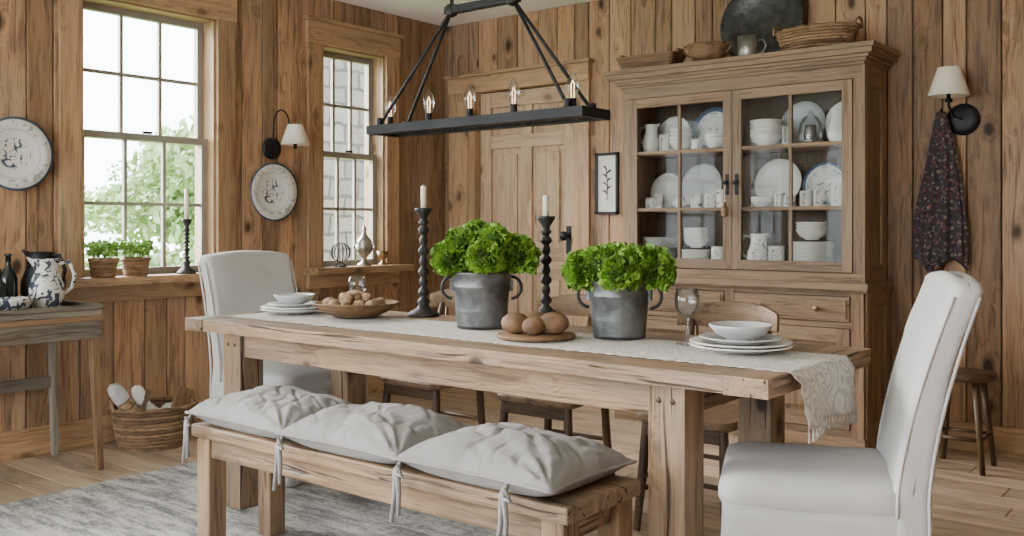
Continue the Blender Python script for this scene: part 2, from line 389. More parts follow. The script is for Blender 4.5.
# door
mb=MB(); fy=YB+.02
st=.11
def dpanel(mb,x0,x1,z0,z1,y,mat):
    mb.box(x0,x1,y+.02,y+.03,z0,z1,mat,axis=2)
    mb.box(x0+.04,x1-.04,y+.006,y+.021,z0+.045,z1-.045,mat,axis=2)
mb.box(DX0+.005,DX0+st,fy,fy+.04,.01,DZ-.005,DOORW); mb.box(DX1-st,DX1-.005,fy,fy+.04,.01,DZ-.005,DOORW)
xc=(DX0+DX1)/2
mb.box(xc-.05,xc+.05,fy+.001,fy+.039,.2,DZ-.12,DOORW,axis=2)
for (a,b) in ((.01,.2),(.86,1.04),(1.78,1.88),(DZ-.12,DZ-.005)): mb.box(DX0+st,DX1-st,fy+.0005,fy+.04,a,b,DOORW,axis=0)
for (a,b) in ((DX0+st,xc-.05),(xc+.05,DX1-st)):
    dpanel(mb,a,b,.2,.86,fy,DOORW); dpanel(mb,a,b,1.04,1.78,fy,DOORW); dpanel(mb,a,b,1.88,DZ-.12,fy,DOORW)
hx=DX1-.06
mb.box(hx-.022,hx+.022,fy-.008,fy,1.0,1.2,BLK)
mb.lathe([(0,0),(.012,.0),(.012,.035),(.03,.045),(.034,.062),(.022,.078),(0,.08)],BLK,20,M=T(hx,fy-.008,1.13)@RX(90))
mb.obj('door_1',bevel=.004)
mb=MB()
mb.box(DX0-.26,DX0,YB-.045,YB,0,DZ,TRIM); mb.box(DX0-.2,DX0-.06,YB-.055,YB-.045,.2,DZ-.06,TRIM)
mb.box(DX1,DX1+.14,YB-.03,YB,0,DZ,TRIM)
mb.box(DX0-.27,DX1+.15,YB-.05,YB,DZ,DZ+.12,TRIM); mb.box(DX0-.29,DX1+.17,YB-.075,YB,DZ+.12,DZ+.145,TRIM)
for a,b in ((DX0,DX0+.004),(DX1-.004,DX1)): mb.box(a,b,YB,YB+.2,0,DZ,TRIM)
mb.box(DX0,DX1,YB+.08,YB+.2,0,DZ,DARKGAP)
mb.obj('trim_1',bevel=.004)
# ------------------------------------------------------------ outside
mb=MB(); mb.box(-45,XL-.2,-25,40,-.6,-.5,GRASS); mb.obj('lawn')
mb=MB(); mb.box(-8.4,-8,6.65,14,-.5,6,STONE); mb.obj('stone_building')
def foliage(mb,c,rad,n,size,mat):
    c=Vector(c)
    vs=[];fs=[]
    for i in range(n):
        d=Vector((random.gauss(0,1),random.gauss(0,1),random.gauss(0,1))).normalized()
        q=R()**.33; nn=noise.noise(d*2.3+c)*.35+.85
        p=c+Vector((d.x*rad[0],d.y*rad[1],d.z*rad[2]))*q*nn
        a=Vector((random.gauss(0,1),random.gauss(0,1),random.gauss(0,1))).normalized(); b=a.orthogonal().normalized()
        s=size*U(.6,1.2); k=len(vs)
        vs+=[p-a*s,p+b*s*.5,p+a*s,p-b*s*.5]; fs.append((k,k+1,k+2,k+3))
    mb.add(vs,fs,mat)
def tree(x,y,h,r,n=3500):
    mb=MB(); mb.tube([(0,0,0),(.1,0,h*.3),(0,.1,h*.7)],[.16,.12,.05],TRUNK)
    for k in range(5): foliage(mb,(U(-r,r)*.5,U(-r,r)*.5,h*(.45+.11*k)),(r*.8,r*.8,h*.2),n//4,.10,TREEL)
    mb.obj('tree',loc=(x,y,-.495),recalc=False)
tree(-15.4,10,3.6,1.5,5000); tree(-24,10.5,2.9,3.0); tree(-25,18,3.6,3.0); tree(-31,13,3.2,3)
mb=MB()
for i in range(9): foliage(mb,(U(-.3,.3),i*.95,.85),(.9,.8,.75+U(-.2,.1)),1500,.07,TREEL)
mb.obj('hedge',loc=(-12,3,-.49),recalc=False)
# ------------------------------------------------------------ rug
mb=MB()
mb.box(-4.25,-.75,.7,2.95,0.0005,.008,RUG); mb.obj('area_rug')
RZ0=.0085
# ------------------------------------------------------------ dining table
TX0,TX1,TY0,TY1,TZ=-3.70,-1.02,2.35,3.16,.79
mb=MB()
ys=[TY0,TY0+.2,TY0+.42,TY0+.62,TY1]
for a,b in zip(ys[:-1],ys[1:]): mb.box(TX0+.13,TX1-.13,a+.001,b-.001,TZ-.05,TZ,TBL,axis=0)
for a,b in ((TX0,TX0+.129),(TX1-.129,TX1)): mb.box(a,b,TY0-.003,TY1+.003,TZ-.052,TZ+.001,TBL,axis=1)
lg=.118
ly=(TY0+.05,TY1-.05-lg)
xa,xb=TX0+.21,TX1-.39
for x in (xa,xb):
    for y in ly: mb.box(x,x+lg,y,y+lg,0,TZ-.05,TBL)
mb.box(xa+lg,xb,ly[0]+.02,ly[0]+.055,TZ-.15,TZ-.05,TBL); mb.box(xa+lg,xb,ly[1]+.06,ly[1]+.095,TZ-.15,TZ-.05,TBL)
for x in (xa+.03,xb+.05): mb.box(x,x+.035,ly[0]+lg,ly[1],TZ-.15,TZ-.05,TBL)
for x in (xa,xb):
    for dx in (.035,.08):
        mb.lathe([(0,0),(.009,0),(.009,.004),(0,.005)],DRK,10,M=T(x+dx,ly[0]+.001,TZ-.1)@RX(90))
mb.obj('dining_table',loc=(0,0,RZ0),bevel=.007)
TT=TZ+RZ0+.001
# ------------------------------------------------------------ runner
mb=MB()
RY0,RYW=2.50,.43
def runf(u,v):
    s=u*(2.56+.19); x=-3.61+s; y=RY0+RYW*v+.004*math.sin(s*7)
    y+=(.006*math.cos(s*2*pi/.05) if v in (0.0,1.0) else 0)*(1 if v==1.0 else -1)
    e=TX1+.012
    if x<e-.02: z=TT+.0025+.0016*noise.noise(Vector((x*9,y*9,0)))
    else:
        t=(x-(e-.02)); 
        if t<.035: a=t/.035*pi/2; x=e-.02+.022*math.sin(a); z=TT+.0025-.022*(1-math.cos(a))
        else:
            h=t-.035; x=e+.002+.02*math.sin(v*9+.6)*h/.17+.012*h/.17+.012; z=TT-.02-h; y+= (v-.5)*-.04*h/.17
    return (x,y,z)
mb.grid(runf,220,24,RUN)
for k in range(26):
    v=k/25; p=Vector(runf(1,v))
    for q in range(4): mb.tube([p,p+Vector((U(-.002,.002),U(-.002,.002),-.012)),p+Vector((U(-.006,.006),U(-.006,.006),-.034))],.0014,RUN,4)
mb.obj('table_runner',solid=.002)
TR=TT+.006
# ------------------------------------------------------------ bench
mb=MB(); BX0,BX1,BY0,BY1,BZ=-3.08,-1.40,1.98,2.345,.47
mb.box(BX0,BX1,BY0,BY0+.12,BZ-.045,BZ,BEN,axis=0); mb.box(BX0,BX1,BY0+.122,BY0+.243,BZ-.045,BZ,BEN,axis=0); mb.box(BX0,BX1,BY0+.245,BY1,BZ-.045,BZ,BEN,axis=0)
for x in (BX0+.02,BX1-.095):
    for y in (BY0+.012,BY1-.087): mb.box(x,x+.075,y,y+.075,0,BZ-.045,BEN)
for y in (BY0+.02,BY1-.05): mb.box(BX0+.095,BX1-.095,y,y+.03,BZ-.115,BZ-.045,BEN,axis=0)
for x in (BX0+.04,BX1-.075): mb.box(x,x+.03,BY0+.087,BY1-.087,BZ-.115,BZ-.045,BEN,axis=1)
mb.obj('dining_bench',loc=(0,0,RZ0),bevel=.006)
def cushion(cx,cy,z,L,W,H,seed,rot=0):
    mb=MB()
    def prof(u,v): return (max(0,(1-abs(u)**3.0))*max(0,(1-abs(v)**2.8)))**.55
    def P(u,v,top):
        x=u*L/2*(1-.06*(1-v*v)); y=v*W/2*(1-.06*(1-u*u)); e=.042; p=prof(u,v)
        if top:
            n=noise.noise(Vector((u*1.8+seed,v*1.8,0)))*.018*p
            q=noise.noise(Vector((u*1.3+seed,v*2.6+u,3))); q2=noise.noise(Vector((u*2.2+v+seed,v*1.5-u,8)))
            n-=(.008*math.exp(-(q/.06)**2)+.006*math.exp(-(q2/.05)**2))*p
            for (a,b) in ((1,1),(-1,1),(1,-1),(-1,-1)):
                dx,dy=u-a,v-b; d=math.hypot(dx,dy)
                n+=.008*math.sin(math.atan2(dy,dx)*15+seed*a)*math.exp(-d*1.7)*min(1,p*3)
            z=e+(H-e)*p+n
        else: z=e-(e)*min(1,p*1.6)
        return (x,y,z)
    mb.grid(lambda a,b:P(a*2-1,b*2-1,True),80,60,LING); mb.grid(lambda a,b:P(a*2-1,b*2-1,False),30,24,LING)
    pts=[]
    for k in range(40): pts.append(P(-1+k/20,-1,True))
    for k in range(30): pts.append(P(1,-1+k/15,True))
    for k in range(40): pts.append(P(1-k/20,1,True))
    for k in range(30): pts.append(P(-1,1-k/15,True))
    mb.tube(pts,.005,LING,6,closed=True)
    for sx in ((-1,1) if seed==9.0 else (-1,)):
        b=Vector((sx*(L/2-.03)+(-.12 if sx>0 else 0),-W/2+.005,.035))
        mb.tube([b,b+Vector((.0,-.022,-.02)),b+Vector((.004,-.03,-.09)),b+Vector((-.012,-.028,-.17))],[.007,.009,.007,.006],LING,6)
        mb.tube([b,b+Vector((.01,-.025,-.02)),b+Vector((.022,-.03,-.08)),b+Vector((.02,-.03,-.145))],[.007,.009,.007,.006],LING,6)
        mb.tube([b+Vector((0,-.02,-.015)),b+Vector((.02,-.035,.0)),b+Vector((.035,-.03,-.03)),b+Vector((.005,-.028,-.025))],.006,LING,6)
    mb.obj('bench_cushion',loc=(cx,cy,z),rot=(0,0,math.radians(rot)),recalc=True)
bz=BZ+RZ0+.001
cushion(-2.80,2.16,bz,.57,.40,.125,1.0,-1); cushion(-2.265,2.155,bz,.555,.41,.13,5.0,.5); cushion(-1.715,2.155,bz,.575,.41,.13,9.0,0)
# ------------------------------------------------------------ slipcovered chairs
def slipchair(cx,cy,rot,lean,bf):
    mb=MB()
    rings=[]
    for i in range(13):
        t=i/12; z=.005+t*.43; fl=.018*(1-t)**1.5
        ring=rrect(bf-.05-fl*.3,.30+fl,-.255-fl,.255+fl,.035,z)
        out=[]
        for k,p in enumerate(ring):
            w=.008*(1-t)*math.sin(k*.85)+.005*(1-t)*math.sin(k*2.1+1)+.006*noise.noise(Vector((k*.25,z*4,cx)))
            d=Vector((p[0]-.02,p[1],0)).normalized(); out.append(Vector(p)+d*w)
        rings.append(out)
    mb.loft(rings,LINW)
    rings=[]
    for (z,g) in ((.415,-.012),(.425,.002),(.445,.010),(.47,.010),(.49,.003),(.503,-.02),(.51,-.06),(.515,-.12)):
        rings.append(rrect(bf-.035-g*.2,.30+g,-.25-g,.25+g,.05,z))
    mb.loft(rings,LINW)
    rings=[]
    def X(t): return -lean*((t-.45)/.55)**1.5 if t>.45 else 0
    for i in range(37):
        t=i/36; z=.005+1.015*t
        xs=X(t)
        th=.11-.03*t; w=.265-.005*math.sin(t*pi)
        x1=bf+xs; x0=x1-th; r=.03
        ring=rrect(x0,x1,-w,w,r,z)
        out=[]
        for k,p in enumerate(ring):
            q=Vector(p); n=noise.noise(Vector((p[0]*3,p[1]*4+cx,z*3)))*.014
            f=noise.noise(Vector((p[1]*3+z*4,z*3-p[1]*2,cx)))
            q.x+=n-.005*math.exp(-(f/.07)**2)*(1 if p[0]>(x0+x1)/2 else -1); q.y+=.5*n+.003*math.sin(z*18+p[1]*8)
            if t<.4: q.x-= .007*math.sin(k*.9)*(1-t/.4); 
            q.z+=.018*t**6*(1-(p[1]/w)**2)
            out.append(q)
        rings.append(out)
    last=rings[-1]; c=sum(last,Vector())/len(last)
    for (s,dz) in ((.93,.014),(.75,.022),(.4,.026)):
        rings.append([Vector((c.x+(p.x-c.x)*s, c.y+(p.y-c.y)*(1-(1-s)*.25), p.z+dz)) for p in last])
    mb.loft(rings,LINW)
    for sy in (-1,1):
        pts=[]
        for i in range(24):
            t=.42+.57*i/23; pts.append((bf-.008+X(t),sy*.263,.005+1.015*t))
        mb.tube(pts,.0045,LINW,6)
        pts=[]
        for i in range(24):
            t=.05+.94*i/23; pts.append((bf-.11+.03*t+.012+X(t),sy*.263,.005+1.015*t))
        mb.tube(pts,.0045,LINW,6)
    mb.obj('slipcovered_dining_chair',loc=(cx,cy,RZ0),rot=(0,0,math.radians(rot)))
slipchair(-.995,2.735,203,.14,-.14); slipchair(-3.80,3.0,0,.13,-.2)
# ------------------------------------------------------------ wooden chairs
def woodchair(cx,cy,rot=0):
    mb=MB()
    rings=[]
    for (z,g) in ((.43,-.015),(.44,0),(.458,0),(.466,-.008)):
        ring=rrect(-.21-g,.21+g,-.2-g,.2+g,.06,z); rings.append([Vector((p.x*(1-.12*(p.y+.2)/.4),p.y,p.z)) for p in ring])
    mb.loft(rings,CRST,axis=1,smooth=False)
    for sx in (-1,1):
        mb.tube([(sx*.19,-.19,0),(sx*.175,-.165,.25),(sx*.165,-.155,.435)],[.014,.02,.018],DRK,10)
        mb.tube([(sx*.18,.2,0),(sx*.16,.17,.25),(sx*.15,.165,.45),(sx*.165,.21,.72),(sx*.17,.235,.80)],[.014,.019,.018,.015,.013],DRK,10)
        mb.tube([(sx*.18,-.175,.16),(sx*.168,.18,.16)],.01,DRK,8)
    mb.box(-.16,.16,-.175,-.155,.38,.43,DRK)
    mb.tube([(-.175,-.17,.22),(.175,-.17,.22)],.01,DRK,8); mb.tube([(-.165,.18,.24),(.165,.18,.24)],.01,DRK,8)
    def crest(z0,z1,th,bow):
        rings=[]
        for i in range(21):
            u=-1+i/10; x=u*.225; y=.235+bow*(1-u*u)-.03*abs(u)**3
            tz=z1-(z1-z0)*.35*abs(u)**3; 
            rings.append([(x,y-th/2,z0),(x,y+th/2,z0),(x,y+th/2+.006,tz),(x,y-th/2+.006,tz)])
        mb.loft(rings,CRST,axis=0)
    crest(.775,.88,.022,.05); 
    rings=[]
    for i in range(15):
        u=-1+i/7; x=u*.155; y=.19+.035*(1-u*u); rings.append([(x,y-.008,.60),(x,y+.008,.60),(x,y+.012,.65),(x,y-.004,.65)])
    mb.loft(rings,CRST,axis=0)
    for u in (-.5,0,.5): mb.tube([(u*.24,.17,.46),(u*.3,.215+.03*(1-u*u),.63),(u*.34,.245+.035*(1-u*u),.79)],.008,CRST,8)
    mb.obj('wooden_dining_chair',loc=(cx,cy,.001),rot=(0,0,math.radians(rot)),bevel=.003)
woodchair(-1.76,3.42,0); woodchair(-2.48,3.42,2); woodchair(-3.22,3.42,-1)
# ------------------------------------------------------------ china cabinet
mb=MB()
CX0,CX1,CYF,CYB=-3.18,-1.69,5.10,5.465
lx0,lx1,lyf=CX0-.02,CX1+.02,5.06
mb.box(lx0-.01,lx1+.01,lyf-.01,CYB,.0,.07,CAB,axis=0)
mb.box(lx0,lx0+.03,lyf+.02,CYB,.07,.86,CAB,axis=2); mb.box(lx1-.03,lx1,lyf+.02,CYB,.07,.86,CAB,axis=2)
for (z0,z1) in ((.07,.15),(.76,.845)): mb.box(lx1,lx1+.012,lyf+.1,CYB-.08,z0,z1,CAB,axis=1)
for (ya,yb) in ((lyf+.02,lyf+.1),(CYB-.08,CYB)): mb.box(lx1,lx1+.012,ya,yb,.07,.845,CAB,axis=2)
for (z0,z1) in ((.895,.99),(1.95,2.06)): mb.box(CX1,CX1+.012,CYF+.1,CYB-.08,z0,z1,CAB,axis=1)
for (ya,yb) in ((CYF+.0,CYF+.1),(CYB-.08,CYB)): mb.box(CX1,CX1+.012,ya,yb,.895,2.06,CAB,axis=2)
mb.box(lx0,lx1,CYB-.02,CYB,.07,.86,CAB,axis=0)
mb.box(lx0-.03,lx1+.03,lyf-.035,CYB,.86,.895,CAB,axis=0); mb.box(lx0-.015,lx1+.02,lyf-.015,CYB,.845,.86,CAB,axis=0)
mid=(lx0+lx1)/2
for a,b in ((lx0,lx0+.07),(mid-.03,mid+.03),(lx1-.07,lx1)): mb.box(a,b,lyf,lyf+.03,.07,.845,CAB,axis=2)
for a,b in ((.07,.11),(.655,.685),(.825,.845)): mb.box(lx0+.07,lx1-.07,lyf+.001,lyf+.03,a,b,CAB,axis=0)
for (a,b) in ((lx0+.07,mid-.03),(mid+.03,lx1-.07)):
    mb.box(a+.004,b-.004,lyf-.006,lyf+.02,.689,.821,CAB,axis=0)
    mb.box(a+.02,b-.02,lyf-.014,lyf-.006,.705,.805,CAB,axis=0)
    s=.075; z0,z1=.114,.651
    mb.box(a+.004,a+s,lyf-.006,lyf+.02,z0,z1,CAB); mb.box(b-s,b-.004,lyf-.006,lyf+.02,z0,z1,CAB)
    mb.box(a+s,b-s,lyf-.005,lyf+.02,z0,z0+s,CAB,axis=0); mb.box(a+s,b-s,lyf-.005,lyf+.02,z1-s,z1,CAB,axis=0)
    mb.box(a+s,b-s,lyf+.012,lyf+.02,z0+s,z1-s,CAB,axis=2); mb.box(a+s+.03,b-s-.03,lyf,lyf+.014,z0+s+.03,z1-s-.03,CAB,axis=2)
    for kx in ((a+b)/2-.16,(a+b)/2+.16):
        mb.lathe([(0,0),(.008,0),(.007,.012),(.016,.018),(.017,.026),(0,.032)],BRASS,16,M=T(kx,lyf-.014,.755)@RX(90))
for kx in (mid-.065,mid+.065): mb.lathe([(0,0),(.008,0),(.007,.012),(.016,.018),(.017,.026),(0,.032)],BRASS,16,M=T(kx,lyf-.006,.42)@RX(90))
mb.box(CX0,CX0+.03,CYF+.02,CYB,.895,2.06,CAB,axis=2); mb.box(CX1-.03,CX1,CYF+.02,CYB,.895,2.06,CAB,axis=2)
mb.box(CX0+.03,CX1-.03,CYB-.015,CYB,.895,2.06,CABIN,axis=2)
mb.box(CX0,CX1,CYF+.02,CYB,2.03,2.06,CAB,axis=0); mb.box(CX0,CX1,CYF,CYB,.895,.945,CAB,axis=0)
for z in (1.30,1.65): mb.box(CX0+.03,CX1-.03,CYF+.06,CYB-.015,z-.012,z+.008,CAB,axis=0)
mb.box(CX0,CX1,CYF,CYF+.03,1.99,2.06,CAB,axis=0)
for a,b in ((CX0,CX0+.05),(CX1-.05,CX1)): mb.box(a,b,CYF,CYF+.03,.945,1.99,CAB,axis=2)
cm=(CX0+CX1)/2; mb.box(cm-.012,cm+.012,CYF+.025,CYF+.06,.945,2.03,CAB,axis=2)
for (a,b) in ((CX0+.053,cm-.002),(cm+.002,CX1-.053)):
    s=.055; z0,z1=.95,1.985; ya,yb=CYF-.008,CYF+.022
    mb.box(a,a+s,ya,yb,z0,z1,CAB); mb.box(b-s,b,ya,yb,z0,z1,CAB)
    mb.box(a+s,b-s,ya,yb,z0,z0+s,CAB,axis=0); mb.box(a+s,b-s,ya,yb,z1-s,z1,CAB,axis=0)
    c=(a+b)/2; mb.box(c-.009,c+.009,ya+.006,yb-.004,z0+s,z1-s,CAB,axis=2)
    for z in (1.30,1.65): mb.box(a+s,b-s,ya+.007,yb-.005,z-.009,z+.009,CAB,axis=0)
    mb.box(a+s,b-s,CYF+.008,CYF+.011,z0+s,z1-s,CGLS)
for (g,z0,z1) in ((.014,2.06,2.075),(.03,2.075,2.095),(.045,2.095,2.11),(.07,2.11,2.14),(.085,2.14,2.165)):
    mb.box(CX0-g,CX1+g,CYF-g,CYB+.005,z0,z1,CAB,axis=0)
for kx in (cm-.03,cm+.03):
    mb.box(kx-.010,kx+.010,CYF-.014,CYF-.008,1.38,1.5,BLK)
    mb.lathe([(0,0),(.008,0),(.007,.012),(.014,.02),(.012,.028),(0,.03)],BLK,14,M=T(kx,CYF-.013,1.45)@RX(90))
mb.tube([(cm-.03,CYF-.035,1.45),(cm-.035,CYF-.032,1.38),(cm-.036,CYF-.03,1.33)],[.002,.003,.004],PAPER,6)
mb.lathe([(.0,.0),(.02,.01),(.016,.06),(.008,.075),(.01,.085),(0,.09)],BREAD,12,M=T(cm-.036,CYF-.032,1.25))
mb.obj('china_cabinet',bevel=.003)
# ------------------------------------------------------------ tableware
def bowlp(r,h): return [(0,.004),(r*.42,0),(r*.45,.006),(r*.75,h*.35),(r*.97,h*.85),(r,h),(r*.975,h),(r*.93,h*.82),(r*.7,h*.38),(r*.35,.015),(0,.012)]
def bowl(x,y,z,r,h,mat=CER,name='bowl'):
    mb=MB(); mb.lathe(bowlp(r,h),mat,40); return mb.obj(name,loc=(x,y,z))
def platep(r,h=.018): return [(0,.002),(r*.55,0),(r*.6,.003),(r*.68,h*.45),(r*.99,h),(r,h+.002),(r*.98,h+.004),(r*.66,h*.55+.003),(r*.6,.007),(0,.006)]
def plates(x,y,z,r,n,mat=CER,name='plate_stack',step=.009):
    mb=MB()
    for i in range(n): mb.lathe([(a,b+i*step) for a,b in platep(r)],mat,40)
    return mb.obj(name if n>1 else 'dinner_plate',loc=(x,y,z))
def bowls(x,y,z,r,h,n,mat=CER):
    mb=MB()
    for i in range(n):
        o=i*h*.35; mb.lathe([(a,b+o) for a,b in bowlp(r,h)],mat,36)
    return mb.obj('bowl_stack',loc=(x,y,z))
def lean(x,y,z,r,mat=CER,name='display_plate',tilt=78):
    mb=MB(); mb.lathe(platep(r),mat,44)
    a=math.radians(tilt)
    return mb.obj(name,loc=(x,y,z+r*math.sin(a)+.003),rot=(a,0,0))
def mug(x,y,z,r=.038,h=.085,mat=CER,ang=0,name='mug'):
    mb=MB(); mb.lathe([(0,0),(r*.9,0),(r,.006),(r,h),(r*.93,h),(r*.9,.01),(0,.008)],mat,28)
    mb.tube([(r*.95,0,h*.8),(r*1.5,0,h*.78),(r*1.75,0,h*.5),(r*1.45,0,h*.25),(r*.95,0,h*.22)],.005,mat,8)
    return mb.obj(name,loc=(x,y,z),rot=(0,0,math.radians(ang)))
def pitcher(x,y,z,s=1,mat=CER,ang=0,name='pitcher'):
    mb=MB(); P=[(0,0),(.045,0),(.048,.006),(.062,.05),(.06,.09),(.042,.14),(.04,.165),(.05,.19),(.046,.19),(.036,.165),(.038,.14),(.05,.09),(0,.02)]
    mb.lathe([(a*s,b*s) for a,b in P],mat,32)
    mb.tube([Vector(p)*s for p in [(.04,0,.17),(.075,0,.18),(.095,0,.13),(.085,0,.08),(.058,0,.06)]],.007*s,mat,8)
    mb.add([Vector(p)*s for p in [(-.042,.02,.188),(-.042,-.02,.188),(-.072,0,.2),(-.04,0,.15)]],[(0,1,2),(0,2,3),(1,3,2)],mat,True)
    return mb.obj(name,loc=(x,y,z),rot=(0,0,math.radians(ang)))
def teapot(x,y,z,s=1,mat=CER,ang=0):
    mb=MB(); mb.lathe([(a*s,b*s) for a,b in [(0,0),(.04,0),(.07,.03),(.075,.06),(.06,.1),(.035,.115),(.034,.12),(.02,.13),(.008,.135),(.012,.148),(0,.155)]],mat,32)
    mb.tube([Vector(p)*s for p in [(.065,0,.09),(.1,0,.1),(.115,0,.07),(.1,0,.04),(.068,0,.035)]],.007*s,mat,8)
    mb.tube([Vector(p)*s for p in [(-.06,0,.045),(-.095,0,.06),(-.11,0,.095),(-.125,0,.115)]],[.018*s,.013*s,.009*s,.008*s],mat,10)
    return mb.obj('teapot',loc=(x,y,z),rot=(0,0,math.radians(ang)))
s0,s1,s2=.946,1.309,1.659; yy=5.25
pitcher(-3.06,yy,s2,.95,CER,180); mug(-2.955,yy-.02,s2,.033,.11,CER,-90); bowls(-2.845,yy-.01,s2,.072,.07,4); mug(-2.725,yy-.03,s2,.036,.07,MUGPAT,-60); bowls(-2.60,yy-.01,s2,.075,.055,3)
lean(-2.70,5.40,s2,.14,FLOR2,'floral_display_plate'); lean(-2.98,5.405,s2,.12)
bowls(-2.29,yy-.01,s2,.095,.075,4); lean(-2.13,5.405,s2,.135,GCER); mug(-2.155,yy-.03,s2,.03,.11,GCER,-90)
def cloche(x,y,z):
    mb=MB(); mb.lathe([(0,0),(.078,0),(.08,.008),(.03,.012),(0,.014)],PEW,32)
    mb.lathe([(.064,.014),(.068,.06),(.06,.12),(.04,.155),(.012,.17),(.014,.185),(0,.2)],GOB,32)
    mb.lathe([(.068,.014),(.07,.018),(.068,.024)],PEW,32)
    mb.lathe([(0,.014),(.03,.016),(.04,.05),(.028,.09),(.03,.11),(0,.115)],PEW,20); mb.obj('glass_cloche',loc=(x,y,z))
cloche(-2.03,yy,s2); pitcher(-1.87,yy,s2,1.0,CER,90); lean(-1.87,5.41,s2,.13)
lean(-2.78,5.40,s1,.14,GCER); lean(-3.03,5.405,s1,.115); teapot(-2.86,yy,s1,.6,CER,180); mug(-3.06,yy,s1,.038,.07,CER,-90); mug(-2.985,yy-.03,s1,.028,.09,MUGPAT,-90); mug(-2.735,yy-.02,s1,.036,.085,MUGPAT,-90); mug(-2.655,yy,s1,.034,.085,CER,-80); mug(-2.57,yy-.01,s1,.036,.11,CER,-100)
lean(-2.28,5.40,s1,.145); bowls(-2.32,yy,s1,.065,.045,2); lean(-2.0,5.405,s1,.13,FLOR2,'floral_display_plate'); mug(-2.215,yy,s1,.03,.08,CER,-90); mug(-2.14,yy-.03,s1,.034,.065,MUGPAT,-90); mug(-2.055,yy,s1,.036,.09,CER,-90); mug(-1.965,yy-.03,s1,.036,.09,MUGPAT,-90); mug(-1.87,yy,s1,.045,.13,CER,-90)
plates(-3.0,yy+.02,s0,.115,19,GCER)
plates(-2.755,yy+.02,s0,.11,11,CER); bowls(-2.755,yy+.02,s0+.12,.08,.06,4); mug(-2.585,yy-.02,s0,.045,.13,MUGPAT,-90)
pitcher(-2.34,yy,s0,1.1,MUGPAT,200); mug(-2.22,yy-.03,s0,.046,.14,MUGPAT,-90); plates(-2.03,yy+.02,s0,.128,17,CER); bowls(-2.03,yy+.02,s0+.175,.09,.06,3); teapot(-1.83,yy+.02,s0,.6,CER,90)
# on top of cabinet
ct=2.166
mb=MB(); mb.loft([rrect(-.17,.17,-.07,.07,.02,0),rrect(-.21,.21,-.095,.095,.02,.085),rrect(-.195,.195,-.08,.08,.02,.085),rrect(-.16,.16,-.06,.06,.02,.012)],BOWLW,smooth=False)
for s in (-1,1): mb.box(s*.2-.012,s*.2+.012,-.04,.04,.082,.11,BOWLW)
mb.obj('wooden_trough',loc=(-3.0,5.14,ct),bevel=.003)
mb=MB(); mb.lathe([(0,.0),(.06,0),(.10,.05),(.115,.115),(.105,.115),(.09,.06),(0,.015)],BOWLW,32,sx=1.1)
mb.tube([(-.12,0,.10),(-.15,0,.12),(-.16,0,.09),(-.12,0,.055)],.007,BOWLW,8); mb.tube([(.12,0,.10),(.15,0,.12),(.16,0,.09),(.12,0,.055)],.007,BOWLW,8)
mb.obj('copper_bowl',loc=(-2.62,5.15,ct))
mb=MB(); 
P=[(0,.0),(.17,0),(.185,.012),(.25,.02),(.262,.022),(.266,.03),(.25,.03),(.18,.02),(.165,.008),(0,.008)]
mb.lathe(P,DPEW,56)
for k in range(40):
    a=2*pi*k/40; mb.lathe([(0,0),(.012,.002),(.008,.008),(0,.01)],DPEW,8,M=T(.256*math.cos(a),.256*math.sin(a),.026))
mb.obj('pewter_platter',loc=(-2.385,5.41,ct+.266*math.sin(math.radians(77))+.002),rot=(math.radians(77),0,0))
mug(-2.36,5.15,ct,.062,.13,PEW,0,'pewter_mug')
def wicker(name,loc,rt,rb,h,rows,sy=1,handles=True,rad=.007,extra=None,rot=0):
    mb=MB(); n=72
    for j in range(rows):
        t=j/(rows-1); r=rb+(rt-rb)*(t**.7); z=rad+h*t
        pts=[((r+.005*math.sin(i*pi*.5+(j%2)*pi))*math.cos(2*pi*i/n),(r+.005*math.sin(i*pi*.5+(j%2)*pi))*math.sin(2*pi*i/n)*sy,z) for i in range(n)]
        mb.tube(pts,h/(rows-1)*.54,WICK,6,closed=True)
    for i in range(20):
        a=2*pi*i/20; mb.tube([((rb+(rt-rb)*(t**.7))*math.cos(a),(rb+(rt-rb)*(t**.7))*math.sin(a)*sy,rad+h*t) for t in (0,.3,.6,1)],rad,WICK,6)
    for q in range(2):
        pts=[((rt+.006*math.sin(i*.9+q*pi))*math.cos(2*pi*i/n),(rt+.006*math.sin(i*.9+q*pi))*math.sin(2*pi*i/n)*sy,h+rad*1.6+.005*math.cos(i*.9+q*pi)) for i in range(n)]
        mb.tube(pts,rad*1.2,WICK,6,closed=True)
    mb.lathe([(0,.002),(rb,.002),(rb,.008),(0,.008)],WICK,32,sy=sy)
    if handles:
        for s in (-1,1):
            pts=[(s*(rt+.01*math.sin(a)),.06*math.cos(a),h+.05*math.sin(a)) for a in [pi*k/10 for k in range(11)]]
            mb.tube(pts,rad*1.3,WICK,8)
    if extra: extra(mb)
    return mb.obj(name,loc=loc,rot=(0,0,rot))
wicker('wicker_basket',(-1.97,5.19,ct+.003),.225,.17,.11,8,.6,True,.006)
